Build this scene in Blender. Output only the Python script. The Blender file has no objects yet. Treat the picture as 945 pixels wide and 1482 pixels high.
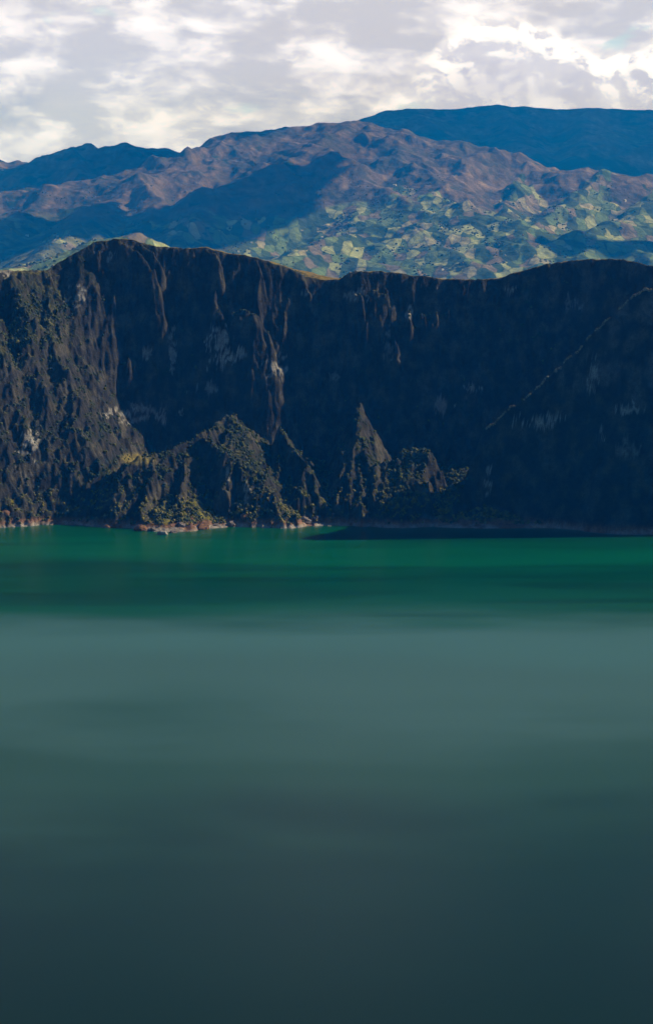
import bpy, math, random
import numpy as np
from mathutils import Vector

random.seed(7)
RNG = np.random.default_rng(11)
scene = bpy.context.scene
C = scene.collection

# ------------------------------------------------------------------ camera
IW, IH, F = 945.0, 1482.0, 2530.0
CAM_Z = 380.0
PITCH = math.atan(361.0 / F)
CP, SP = math.cos(PITCH), math.sin(PITCH)
cam_d = bpy.data.cameras.new('camera')
cam = bpy.data.objects.new('camera', cam_d)
C.objects.link(cam)
cam.location = (0, 0, CAM_Z)
cam.rotation_euler = (math.pi / 2 - PITCH, 0, 0)
cam_d.sensor_fit = 'VERTICAL'
cam_d.sensor_height = 24.0
cam_d.lens = 24.0 * F / IH
cam_d.clip_start = 1.0
cam_d.clip_end = 120000.0
scene.camera = cam


def ray(px, py):
    xc = (px - IW / 2) / F
    yc = -(py - IH / 2) / F
    return np.array([xc, CP + yc * SP, -SP + yc * CP])


def at(px, py, Y):
    """The point at distance Y ahead that a sight line of the photograph passes."""
    r = ray(px, py)
    return np.array([0, 0, CAM_Z]) + r * (Y / r[1])


# ------------------------------------------------------------------ light and view
SUN_EL, SUN_AZ = math.radians(34), math.radians(74)      # azimuth measured from +Y towards +X
SUN = np.array([math.cos(SUN_EL) * math.sin(SUN_AZ), math.cos(SUN_EL) * math.cos(SUN_AZ), math.sin(SUN_EL)])
sun_d = bpy.data.lights.new('sun', 'SUN')
sun_d.energy = 5.0
sun_d.angle = math.radians(0.5)
sun_d.color = (1.0, 0.93, 0.84)
sun = bpy.data.objects.new('sun', sun_d)
C.objects.link(sun)
sun.rotation_euler = Vector(SUN).to_track_quat('Z', 'Y').to_euler()
sun.location = (3000, 1500, 4000)

vs = scene.view_settings
vs.view_transform = 'Standard'
vs.look = 'None'
vs.gamma = 1.0
vs.exposure = 0.0
scene.cycles.use_denoising = True
scene.cycles.max_bounces = 6
scene.cycles.volume_bounces = 0

HAZE_DENSITY = 5.2e-5
HAZE_COLOR = (0.0, 0.235, 1.0)


# ------------------------------------------------------------------ node helper
class NT:
    def __init__(self, tree):
        self.t = tree
        tree.nodes.clear()

    def n(self, typ, props=None, **inp):
        nd = self.t.nodes.new(typ)
        for k, v in (props or {}).items():
            setattr(nd, k, v)
        for k, v in inp.items():
            key = int(k[1:]) if k[0] == 'i' and k[1:].isdigit() else k.replace('_', ' ')
            s = nd.inputs[key]
            self.put(s, v)
        return nd

    def put(self, s, v):
        if isinstance(v, bpy.types.NodeSocket):
            self.t.links.new(v, s)
        elif isinstance(v, bpy.types.Node):
            self.t.links.new(v.outputs[0], s)
        else:
            if hasattr(s.default_value, '__len__') and not hasattr(v, '__len__'):
                v = [v] * len(s.default_value)
            elif hasattr(s.default_value, '__len__') and len(s.default_value) == 4 and len(v) == 3:
                v = tuple(v) + (1.0,)
            s.default_value = v

    def m(self, op, a, b=0.0, c=0.0, clamp=False):
        return self.n('ShaderNodeMath', {'operation': op, 'use_clamp': clamp}, i0=a, i1=b, i2=c).outputs[0]

    def vm(self, op, a, b=(0, 0, 0)):
        return self.n('ShaderNodeVectorMath', {'operation': op}, i0=a, i1=b).outputs[0]

    def noise(self, vec, scale, detail=6.0, rough=0.55, dist=0.0):
        return self.n('ShaderNodeTexNoise', None, Vector=vec, Scale=scale, Detail=detail, Roughness=rough, Distortion=dist).outputs[0]

    def mapr(self, v, a, b, c=0.0, d=1.0, smooth=True):
        return self.n('ShaderNodeMapRange', {'interpolation_type': 'SMOOTHSTEP' if smooth else 'LINEAR', 'clamp': True},
                      i0=v, i1=a, i2=b, i3=c, i4=d).outputs[0]

    def mix(self, f, a, b, mode='MIX'):
        nd = self.t.nodes.new('ShaderNodeMix')
        nd.data_type = 'RGBA'
        nd.blend_type = mode
        nd.clamp_factor = True
        self.put(nd.inputs[0], f)
        self.put(nd.inputs[6], a)
        self.put(nd.inputs[7], b)
        return nd.outputs[2]

    def ramp(self, f, stops, interp='LINEAR'):
        nd = self.t.nodes.new('ShaderNodeValToRGB')
        cr = nd.color_ramp
        cr.interpolation = interp
        while len(cr.elements) < len(stops):
            cr.elements.new(0.5)
        for e, (p, c) in zip(cr.elements, stops):
            e.position = p
            e.color = tuple(c) + (1.0,) if len(c) == 3 else c
        self.put(nd.inputs[0], f)
        return nd.outputs[0]


# ------------------------------------------------------------------ world: sky with a cloud bank
world = bpy.data.worlds.new('World')
scene.world = world
world.use_nodes = True
w = NT(world.node_tree)
sky = w.n('ShaderNodeTexSky', {'sky_type': 'NISHITA', 'sun_disc': False, 'sun_elevation': SUN_EL,
                               'sun_rotation': SUN_AZ, 'altitude': 3800.0, 'air_density': 1.0, 'dust_density': 0.6, 'ozone_density': 1.5})
tc = w.n('ShaderNodeTexCoord')
sep = w.n('ShaderNodeSeparateXYZ', None, i0=tc.outputs['Generated'])
dx, dy, dz = sep.outputs
dzp = w.m('MAXIMUM', dz, 0.0)
den = w.m('ADD', dzp, 0.22)
pvec = w.n('ShaderNodeCombineXYZ', None, i0=w.m('DIVIDE', dx, den), i1=w.m('DIVIDE', dy, den), i2=0.0).outputs[0]
hor = w.m('SQRT', w.m('ADD', w.m('MULTIPLY', dx, dx), w.m('MULTIPLY', dy, dy)))
tel = w.m('DIVIDE', dz, w.m('MAXIMUM', hor, 0.02))
az = w.m('ARCTAN2', dx, dy)
bvec = w.n('ShaderNodeCombineXYZ', None, i0=dx, i1=dy, i2=w.m('MULTIPLY', dz, 2.5)).outputs[0]
n_big = w.noise(bvec, 9.0, 6.0, 0.56, 0.25)
n_det = w.noise(w.vm('ADD', bvec, (7.3, 2.1, 0.4)), 26.0, 5.0, 0.6, 0.4)
n_lit = w.noise(w.vm('ADD', bvec, (-3.1, 5.7, 1.9)), 19.0, 6.0, 0.6, 0.3)
# cover: thick bank low over the mountains, broken higher up
# the bank hangs ahead; cover behind is thinned to darken the shaded wall
thr = w.m('ADD', w.mapr(tel, 0.20, 0.42, 0.20, 0.70), w.mapr(dy, 0.55, -0.3, 0.0, 0.34))
cover = w.mapr(w.m('SUBTRACT', w.m('ADD', w.m('MULTIPLY', n_big, 0.75), w.m('MULTIPLY', n_det, 0.25)), thr), 0.0, 0.16)
lit0 = w.mapr(w.m('ADD', w.m('MULTIPLY', n_lit, 0.6), w.m('MULTIPLY', n_det, 0.4)), 0.43, 0.60)
relb = w.mapr(w.m('SUBTRACT', w.noise(bvec, 15.0, 6.0, 0.55, 0.3), w.noise(w.vm('ADD', bvec, (0.009, 0.003, 0.020)), 15.0, 6.0, 0.55, 0.3)), -0.08, 0.10)
lit = w.m('MULTIPLY', lit0, w.m('ADD', 0.6, w.m('MULTIPLY', relb, 0.4)))
cl = w.mix(lit, (0.68, 0.72, 1.04), (1.26, 1.33, 1.86))
gap = w.mapr(w.noise(w.vm('ADD', bvec, (1.3, -4.2, 2.6)), 13.0, 4.0, 0.55, 0.3), 0.60, 0.68)
cl = w.mix(w.m('MULTIPLY', gap, 0.75), cl, (0.60, 0.86, 1.20))
# darker slate streaks low down
low = w.m('MULTIPLY', w.mapr(tel, 0.105, 0.075), w.mapr(n_big, 0.56, 0.44))
cl = w.mix(w.m('MULTIPLY', low, 0.6), cl, (0.371, 0.418, 0.715))


def azt(px, py):
    r = ray(px, py)
    return math.atan2(r[0], r[1]), r[2] / math.hypot(r[0], r[1])


# the tall cumulus with the bright rim over the right-hand mountain
prof = [(500, 150), (600, 95), (640, 62), (668, 42), (690, 27), (730, 21), (768, 24), (790, 40), (830, 54), (862, 74), (900, 66), (960, 58), (1150, 60), (1400, 150)]
A0, A1 = azt(480, 60)[0], azt(1420, 60)[0]
fc = w.t.nodes.new('ShaderNodeFloatCurve')
cv = fc.mapping.curves[0]
pts = []
for p_, q_ in prof:
    a_, t_ = azt(p_, q_)
    pts.append(((a_ - A0) / (A1 - A0), t_ / 0.2))
cv.points[0].location = (0.0, pts[0][1] - 0.1)
cv.points[1].location = (1.0, pts[-1][1])
for a_, t_ in pts:
    cv.points.new(a_, t_)
fc.mapping.update()
w.put(fc.inputs['Value'], w.mapr(az, A0, A1, 0.0, 1.0, smooth=False))
top = w.m('MULTIPLY', fc.outputs[0], 0.2)
dirv = w.n('ShaderNodeCombineXYZ', None, i0=w.m('MULTIPLY', az, 1.0), i1=w.m('MULTIPLY', tel, 1.3), i2=0.0).outputs[0]
bn = w.noise(w.vm('ADD', dirv, (3.3, 1.7, 0.2)), 44.0, 4.0, 0.55, 0.2)
bil = w.m('SUBTRACT', 1.0, w.m('MULTIPLY', w.m('ABSOLUTE', w.m('SUBTRACT', bn, 0.5)), 5.0))
puff = w.noise(dirv, 62.0, 5.0, 0.6, 0.35)
puff2 = w.noise(dirv, 30.0, 4.0, 0.55, 0.2)
edge = w.m('ADD', w.m('SUBTRACT', top, tel), w.m('MULTIPLY', w.m('SUBTRACT', w.m('ADD', w.m('MULTIPLY', puff, 0.25), w.m('MULTIPLY', puff2, 0.75)), 0.5), 0.045))
inside = w.mapr(edge, -0.0040, 0.0065)
azok = w.m('MULTIPLY', w.mapr(az, azt(560, 60)[0], azt(650, 60)[0]), w.mapr(az, azt(1400, 60)[0], azt(1300, 60)[0]))
rel = w.mapr(w.m('SUBTRACT', w.noise(dirv, 38.0, 6.0, 0.6, 0.3), w.noise(w.vm('ADD', dirv, (0.0035, 0.0055, 0.0)), 38.0, 6.0, 0.6, 0.3)), -0.07, 0.09)
rim_l = w.mapr(w.m('ADD', w.m('MULTIPLY', edge, 0.5), w.m('ADD', w.m('MULTIPLY', w.m('SUBTRACT', top, tel), 0.5), w.m('MULTIPLY', w.m('SUBTRACT', 0.5, rel), 0.022))), 0.024, -0.004)
body = w.mix(w.m('ADD', w.m('MULTIPLY', rel, 0.6), w.m('MULTIPLY', w.mapr(puff2, 0.38, 0.62), 0.4)), (0.68, 0.715, 1.092), (1.009, 1.078, 1.56))
cum = w.mix(rim_l, body, (1.45, 1.52, 2.0))
cl2 = w.mix(w.m('MULTIPLY', inside, azok), cl, cum)
cl2 = w.mix(w.mapr(tel, 0.16, 0.06), w.mix(1.0, cl2, (0.99, 1.0, 1.14), 'MULTIPLY'), (0.92, 1.03, 1.55), 'MULTIPLY')
above = w.m('MULTIPLY', w.m('MULTIPLY', w.mapr(edge, 0.0, -0.006), azok), w.mapr(tel, 0.25, 0.16))
cover2 = w.m('MAXIMUM', cover, w.m('MULTIPLY', inside, azok))
bg_sky = w.n('ShaderNodeBackground', None, Color=sky, Strength=0.05)
bg_cl = w.n('ShaderNodeBackground', None, Color=cl2, Strength=0.92)
mixs = w.n('ShaderNodeMixShader', None, i0=cover2, i1=bg_sky.outputs[0], i2=bg_cl.outputs[0])
w.n('ShaderNodeOutputWorld', None, Surface=mixs.outputs[0])

# ------------------------------------------------------------------ numpy noise


def _h(ix, iy, seed):
    n = (ix.astype(np.int64) * 374761393 + iy.astype(np.int64) * 668265263 + seed * 1442695041) & 0xFFFFFFFF
    n = ((n ^ (n >> 13)) * 1274126177) & 0xFFFFFFFF
    n = n ^ (n >> 16)
    return (n & 0xFFFF).astype(np.float32) * np.float32(2 * math.pi / 65536.0)


def perlin(x, y, seed=0):
    xi, yi = np.floor(x), np.floor(y)
    xf, yf = (x - xi).astype(np.float32), (y - yi).astype(np.float32)
    xi, yi = xi.astype(np.int64), yi.astype(np.int64)
    u = xf * xf * xf * (xf * (xf * 6 - 15) + 10)
    v = yf * yf * yf * (yf * (yf * 6 - 15) + 10)

    def g(ox, oy):
        a = _h(xi + ox, yi + oy, seed)
        return np.cos(a) * (xf - ox) + np.sin(a) * (yf - oy)
    a = g(0, 0) * (1 - u) + g(1, 0) * u
    b = g(0, 1) * (1 - u) + g(1, 1) * u
    return (a * (1 - v) + b * v) * 1.5


def fbm(x, y, octv=5, seed=0, gain=0.5, lac=2.03):
    s, a, t = 0, 1.0, 0
    for i in range(octv):
        s = s + a * perlin(x, y, seed + i * 17)
        t += a
        x, y, a = x * lac + 3.7, y * lac - 1.9, a * gain
    return s / t


def ridged(x, y, octv=5, seed=0, gain=0.5, lac=2.05):
    s, a, t, wgt = 0, 1.0, 0, 1.0
    for i in range(octv):
        n = 1 - np.abs(perlin(x, y, seed + i * 13)) * 1.6
        n = np.clip(n, 0, 1) ** 2 * wgt
        wgt = np.clip(n * 1.8, 0, 1)
        s = s + a * n
        t += a
        x, y, a = x * lac + 1.3, y * lac + 5.1, a * gain
    return s / t


def smax(a, b, k):
    h = np.clip(0.5 + 0.5 * (a - b) / k, 0, 1)
    return b * (1 - h) + a * h + k * h * (1 - h)


def sstep(a, b, x):
    t = np.clip((x - a) / (b - a), 0, 1)
    return t * t * (3 - 2 * t)


def ridge(X, Y, pts, sl, sr=None, rnd=3.0):
    """Height of a crest line through the 3-D points pts, falling away at slope sl to its left and sr to its right."""
    sr = sl if sr is None else sr
    best = np.full(X.shape, -1e9)
    for (x0, y0, z0), (x1, y1, z1) in zip(pts[:-1], pts[1:]):
        ex, ey = x1 - x0, y1 - y0
        L2 = ex * ex + ey * ey + 1e-9
        t = np.clip(((X - x0) * ex + (Y - y0) * ey) / L2, 0, 1)
        qx, qy = X - (x0 + t * ex), Y - (y0 + t * ey)
        d = np.sqrt(qx * qx + qy * qy)
        # the side that faces +x is "right"
        side = sstep(-0.5, 0.5, qx / (d + 1.0))
        s = sl * (1 - side) + sr * side
        hgt = z0 + t * (z1 - z0) - s * (np.sqrt(d * d + rnd * rnd) - rnd)
        best = np.maximum(best, hgt)
    return best


# ------------------------------------------------------------------ mesh helpers
def link(name, me, parent=None, loc=None, **props):
    o = bpy.data.objects.new(name, me)
    C.objects.link(o)
    if parent is not None:
        o.parent = parent
    if loc is not None:
        o.location = loc
    for k, v in props.items():
        o[k] = v
    return o


def mesh_np(name, V, Fq, mat, normals=None, col=None, smooth=True):
    """Mesh from numpy vertices and quads or triangles."""
    me = bpy.data.meshes.new(name)
    k = Fq.shape[1]
    me.vertices.add(len(V))
    me.vertices.foreach_set('co', np.ascontiguousarray(V, dtype=np.float32).ravel())
    me.loops.add(Fq.size)
    me.loops.foreach_set('vertex_index', np.ascontiguousarray(Fq, dtype=np.int32).ravel())
    me.polygons.add(len(Fq))
    me.polygons.foreach_set('loop_start', np.arange(0, Fq.size, k, dtype=np.int32))
    if smooth:
        me.polygons.foreach_set('use_smooth', np.ones(len(Fq), dtype=bool))
    if col is not None:
        ca = me.attributes.new('albedo', 'FLOAT_COLOR', 'POINT')
        c4 = np.ones((len(V), 4), dtype=np.float32)
        c4[:, :col.shape[1]] = col
        ca.data.foreach_set('color', c4.ravel())
    me.update(calc_edges=True)
    me.validate()
    if mat is not None:
        me.materials.append(mat)
    return me


def grid_faces(nr, nc):
    i = np.arange(nr * nc).reshape(nr, nc)
    return np.stack([i[:-1, :-1], i[:-1, 1:], i[1:, 1:], i[1:, :-1]], -1).reshape(-1, 4)


def split_terrain(Vg, col, region, specs, mat):
    """Cut one height grid into the named pieces of land it is made of (region: id per vertex)."""
    nr, nc = region.shape
    fq = grid_faces(nr, nc)
    V = Vg.reshape(-1, 3)
    cl_ = col.reshape(-1, col.shape[-1])
    # vertex normals of the whole sheet, so that the cuts do not show
    gx = np.gradient(Vg, axis=1)
    gy = np.gradient(Vg, axis=0)
    N = np.cross(gx.reshape(-1, 3), gy.reshape(-1, 3))
    N /= np.linalg.norm(N, axis=1, keepdims=True) + 1e-12
    fr = region.reshape(-1)[fq[:, 0]]
    out = {}
    for rid, (name, label, cat) in specs.items():
        sel = fq[fr == rid]
        if len(sel) == 0:
            continue
        used = np.unique(sel)
        re = np.zeros(len(V), dtype=np.int64)
        re[used] = np.arange(len(used))
        me = mesh_np(name, V[used], re[sel], mat, col=cl_[used])
        me.normals_split_custom_set_from_vertices(N[used].tolist())
        o = link(name, me, kind='structure', label=label, category=cat)
        out[rid] = o
    return out


# ------------------------------------------------------------------ materials
def new_mat(name):
    m = bpy.data.materials.new(name)
    m.use_nodes = True
    return m, NT(m.node_tree)


def finish(t, col, rough=0.9, bump=None, bstr=0.5, bdist=1.0, spec=0.2):
    p = t.n('ShaderNodeBsdfPrincipled', None, Base_Color=col, Roughness=rough)
    p.inputs['Specular IOR Level'].default_value = spec
    if bump is not None:
        b = t.n('ShaderNodeBump', None, Strength=bstr, Distance=bdist, Height=bump)
        t.t.links.new(b.outputs[0], p.inputs['Normal'])
    t.n('ShaderNodeOutputMaterial', None, Surface=p.outputs[0])


crater_mat, t = new_mat('crater_rock_and_scrub')
pos = t.n('ShaderNodeNewGeometry').outputs['Position']
att = t.n('ShaderNodeAttribute', {'attribute_name': 'albedo'}).outputs['Color']
n1 = t.noise(pos, 0.12, 8.0, 0.65)
n2 = t.noise(pos, 0.5, 4.0, 0.6)
f1 = t.mapr(n1, 0.3, 0.7, 0.55, 1.5, False)
f2 = t.mapr(n2, 0.3, 0.7, 0.7, 1.35, False)
cc = t.mix(1.0, att, t.n('ShaderNodeCombineXYZ', None, i0=t.m('MULTIPLY', f1, f2), i1=t.m('MULTIPLY', f1, f2), i2=t.m('MULTIPLY', f1, f2)).outputs[0], 'MULTIPLY')
finish(t, cc, 0.95, t.m('ADD', t.m('MULTIPLY', n1, 3.0), t.m('MULTIPLY', n2, 1.0)), 0.6, 1.6, 0.1)

far_mat, t = new_mat('far_mountain_moor_and_fields')
pos = t.n('ShaderNodeNewGeometry').outputs['Position']
att = t.n('ShaderNodeAttribute', {'attribute_name': 'albedo'})
sepa = t.n('ShaderNodeSeparateColor', None, i0=att.outputs['Color'])
fieldw, woodw, moor = sepa.outputs[0], sepa.outputs[1], sepa.outputs[2]
wob = t.n('ShaderNodeTexNoise', None, Vector=pos, Scale=0.0025, Detail=3.0).outputs['Color']
posw = t.vm('ADD', pos, t.n('ShaderNodeVectorMath', {'operation': 'SCALE'}, i0=t.vm('SUBTRACT', wob, (0.5, 0.5, 0.5)), Scale=140.0).outputs[0])
flat = t.n('ShaderNodeMapping', None, Vector=posw, Scale=(1.0, 0.42, 0.0), Rotation=(0, 0, 0.35)).outputs[0]
vor = t.n('ShaderNodeTexVoronoi', {'voronoi_dimensions': '2D', 'distance': 'MANHATTAN'}, Vector=flat, Scale=0.0120, Randomness=0.95)
vsep = t.n('ShaderNodeSeparateColor', None, i0=vor.outputs['Color'])
fcol = t.ramp(vsep.outputs[0], [(0.0, (0.05, 0.085, 0.03)), (0.2, (0.15, 0.21, 0.08)), (0.38, (0.20, 0.16, 0.115)), (0.52, (0.13, 0.20, 0.075)),
                                (0.66, (0.34, 0.38, 0.18)), (0.8, (0.045, 0.07, 0.03)), (0.9, (0.36, 0.34, 0.22))], 'CONSTANT')
vor2 = t.n('ShaderNodeTexVoronoi', {'voronoi_dimensions': '2D', 'feature': 'DISTANCE_TO_EDGE'}, Vector=flat, Scale=0.0120, Randomness=0.95)
hedge = t.mapr(vor2.outputs['Distance'], 0.02, 0.10)
fcol = t.mix(t.m('MULTIPLY', t.m('SUBTRACT', 1.0, hedge), 0.55), fcol, (0.03, 0.05, 0.022))
na = t.noise(pos, 0.0022, 8.0, 0.62, 0.4)
nb = t.noise(pos, 0.010, 6.0, 0.65)
strk = t.noise(t.n('ShaderNodeMapping', None, Vector=posw, Scale=(0.0125, 0.0025, 0.0125), Rotation=(0, 0, -0.6)).outputs[0], 1.0, 5.0, 0.6)
mcol = t.ramp(t.m('ADD', t.m('MULTIPLY', na, 0.6), t.m('MULTIPLY', strk, 0.4)), [(0.34, (0.045, 0.05, 0.03)), (0.46, (0.080, 0.066, 0.048)), (0.56, (0.16, 0.115, 0.092)), (0.68, (0.27, 0.205, 0.155))])
gcol = t.ramp(nb, [(0.35, (0.05, 0.07, 0.03)), (0.5, (0.10, 0.11, 0.05)), (0.65, (0.19, 0.19, 0.085))])
fm = t.mapr(t.m('ADD', fieldw, t.m('MULTIPLY', t.m('SUBTRACT', na, 0.5), 1.5)), 0.4, 0.6)
mm = t.mapr(t.m('ADD', moor, t.m('MULTIPLY', t.m('SUBTRACT', nb, 0.5), 0.9)), 0.35, 0.65)
base = t.mix(mm, gcol, mcol)
base = t.mix(t.m('MULTIPLY', fm, 0.92), base, fcol)
wm = t.mapr(t.m('ADD', woodw, t.m('MULTIPLY', t.m('SUBTRACT', t.noise(pos, 0.005, 6.0, 0.6), 0.5), 1.6)), 0.55, 0.68)
base = t.mix(wm, base, (0.024, 0.038, 0.02))
vary = t.mapr(nb, 0.3, 0.7, 0.7, 1.3, False)
base = t.mix(1.0, base, t.n('ShaderNodeCombineXYZ', None, i0=vary, i1=vary, i2=vary).outputs[0], 'MULTIPLY')
finish(t, base, 0.95, t.m('ADD', t.m('MULTIPLY', nb, 20.0), t.m('MULTIPLY', na, 48.0)), 0.7, 1.0, 0.05)

water_mat, t = new_mat('lake_water')
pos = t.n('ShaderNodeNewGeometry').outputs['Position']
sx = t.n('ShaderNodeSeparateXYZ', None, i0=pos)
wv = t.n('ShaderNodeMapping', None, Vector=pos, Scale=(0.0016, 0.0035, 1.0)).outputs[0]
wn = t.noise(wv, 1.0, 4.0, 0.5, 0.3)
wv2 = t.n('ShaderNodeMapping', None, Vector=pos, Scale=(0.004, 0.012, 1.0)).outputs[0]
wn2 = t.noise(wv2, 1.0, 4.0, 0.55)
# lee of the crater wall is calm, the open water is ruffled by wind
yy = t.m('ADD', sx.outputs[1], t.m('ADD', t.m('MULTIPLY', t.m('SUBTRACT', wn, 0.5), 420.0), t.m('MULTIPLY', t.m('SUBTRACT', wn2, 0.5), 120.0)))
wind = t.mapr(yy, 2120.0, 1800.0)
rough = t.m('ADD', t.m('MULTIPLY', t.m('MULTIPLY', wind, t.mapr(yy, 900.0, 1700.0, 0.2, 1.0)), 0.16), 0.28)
# green shallows under the cliffs, then sky reflection and its near fade painted in
distf = t.mapr(yy, 850.0, 2450.0, 0.0, 1.0, False)
body_refl_c = t.ramp(distf, [(0.0, (0.0005, 0.018, 0.006)), (0.14, (0.004, 0.032, 0.018)), (0.26, (0.022, 0.078, 0.058)), (0.41, (0.056, 0.140, 0.138)), (0.56, (0.060, 0.162, 0.168)),
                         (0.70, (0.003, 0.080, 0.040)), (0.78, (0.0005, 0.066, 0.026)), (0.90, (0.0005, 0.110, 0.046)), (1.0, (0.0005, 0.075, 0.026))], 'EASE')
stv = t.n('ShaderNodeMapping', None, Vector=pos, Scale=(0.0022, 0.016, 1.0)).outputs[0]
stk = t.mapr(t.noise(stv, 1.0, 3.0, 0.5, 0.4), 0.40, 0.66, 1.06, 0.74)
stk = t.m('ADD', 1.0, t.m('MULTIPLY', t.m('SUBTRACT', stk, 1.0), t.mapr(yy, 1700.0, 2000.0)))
body_refl_c = t.mix(1.0, body_refl_c, t.n('ShaderNodeCombineXYZ', None, i0=stk, i1=stk, i2=stk).outputs[0], 'MULTIPLY')
p = t.n('ShaderNodeBsdfPrincipled', None, Base_Color=body_refl_c, Roughness=rough, IOR=1.33)
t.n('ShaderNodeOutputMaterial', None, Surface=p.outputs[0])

ground_mat, t = new_mat('valley_ground')
pos = t.n('ShaderNodeNewGeometry').outputs['Position']
finish(t, t.ramp(t.noise(pos, 0.003, 6.0), [(0.35, (0.05, 0.06, 0.03)), (0.65, (0.12, 0.11, 0.06))]), 0.95)

# ------------------------------------------------------------------ crater: the far wall with its spurs
def P(*pts):
    return [at(*q) for q in pts]


rim_px = P((-420, 392, 2250), (-200, 388, 2540), (-60, 388, 2740), (0, 390, 2800), (40, 392, 2835), (66, 391, 2862), (90, 377, 2880), (118, 362, 2890), (140, 349, 2895),
           (165, 346, 2898), (190, 346, 2900), (208, 352, 2900), (226, 357, 2900), (270, 359, 2905), (298, 357, 2905), (330, 365, 2905),
           (372, 372, 2905), (395, 381, 2905), (412, 392, 2905), (440, 400, 2905), (468, 405, 2905), (490, 404, 2905), (505, 395, 2905),
           (522, 391, 2905), (570, 394, 2905), (620, 401, 2905), (680, 405, 2905), (722, 403, 2905), (752, 393, 2902), (790, 383, 2895),
           (835, 376, 2885), (880, 374, 2870), (915, 378, 2855), (945, 385, 2840), (1000, 398, 2815), (1060, 425, 2780), (1150, 440, 2700), (1250, 440, 2600))
rim_x = np.array([q[0] for q in rim_px])
rim_y = np.array([q[1] for q in rim_px])
rim_z = np.array([q[2] for q in rim_px])
wl = [(-420, 2250 - 180), (-300, 2420), (0, 2532), (60, 2545), (115, 2560), (135, 2556), (160, 2530), (182, 2498), (200, 2478), (235, 2462), (275, 2468), (302, 2494), (330, 2508),
      (400, 2516), (480, 2520), (560, 2522), (618, 2520), (636, 2505), (690, 2495), (800, 2492), (945, 2488), (1050, 2440), (1250, 2260)]
wl_x = np.array([(q[0] - IW / 2) / F * q[1] for q in wl])
wl_y = np.array([q[1] for q in wl], dtype=float)
WS = 2.6


def PS(*pts):
    """Spur crests: the spurs run well back from the shore."""
    return [at(a, b, 2505 + (c - 2505) * (1.45 if c > 2505 else 1.0)) for a, b, c in pts]


def wallpt(px, py, off):
    Y = 2850.0
    for _ in range(12):
        q = at(px, py, Y)
        ry, rz = np.interp(q[0], rim_x, rim_y), np.interp(q[0], rim_x, rim_z)
        Y = 0.5 * Y + 0.5 * (ry - (rz - q[2]) / WS - off)
    return at(px, py, Y)


SPUR_TAIL = [(700, 622, 2582), (684, 664, 2572), (668, 705, 2552), (655, 748, 2528)]
SPUR_CREST = [(700, 622, 2582), (730, 598, 2575), (760, 573, 2568), (800, 540, 2560), (845, 497, 2551), (885, 455, 2544), (925, 423, 2538), (962, 406, 2532), (1000, 445, 2540), (1060, 540, 2545), (1130, 640, 2545)]


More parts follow.
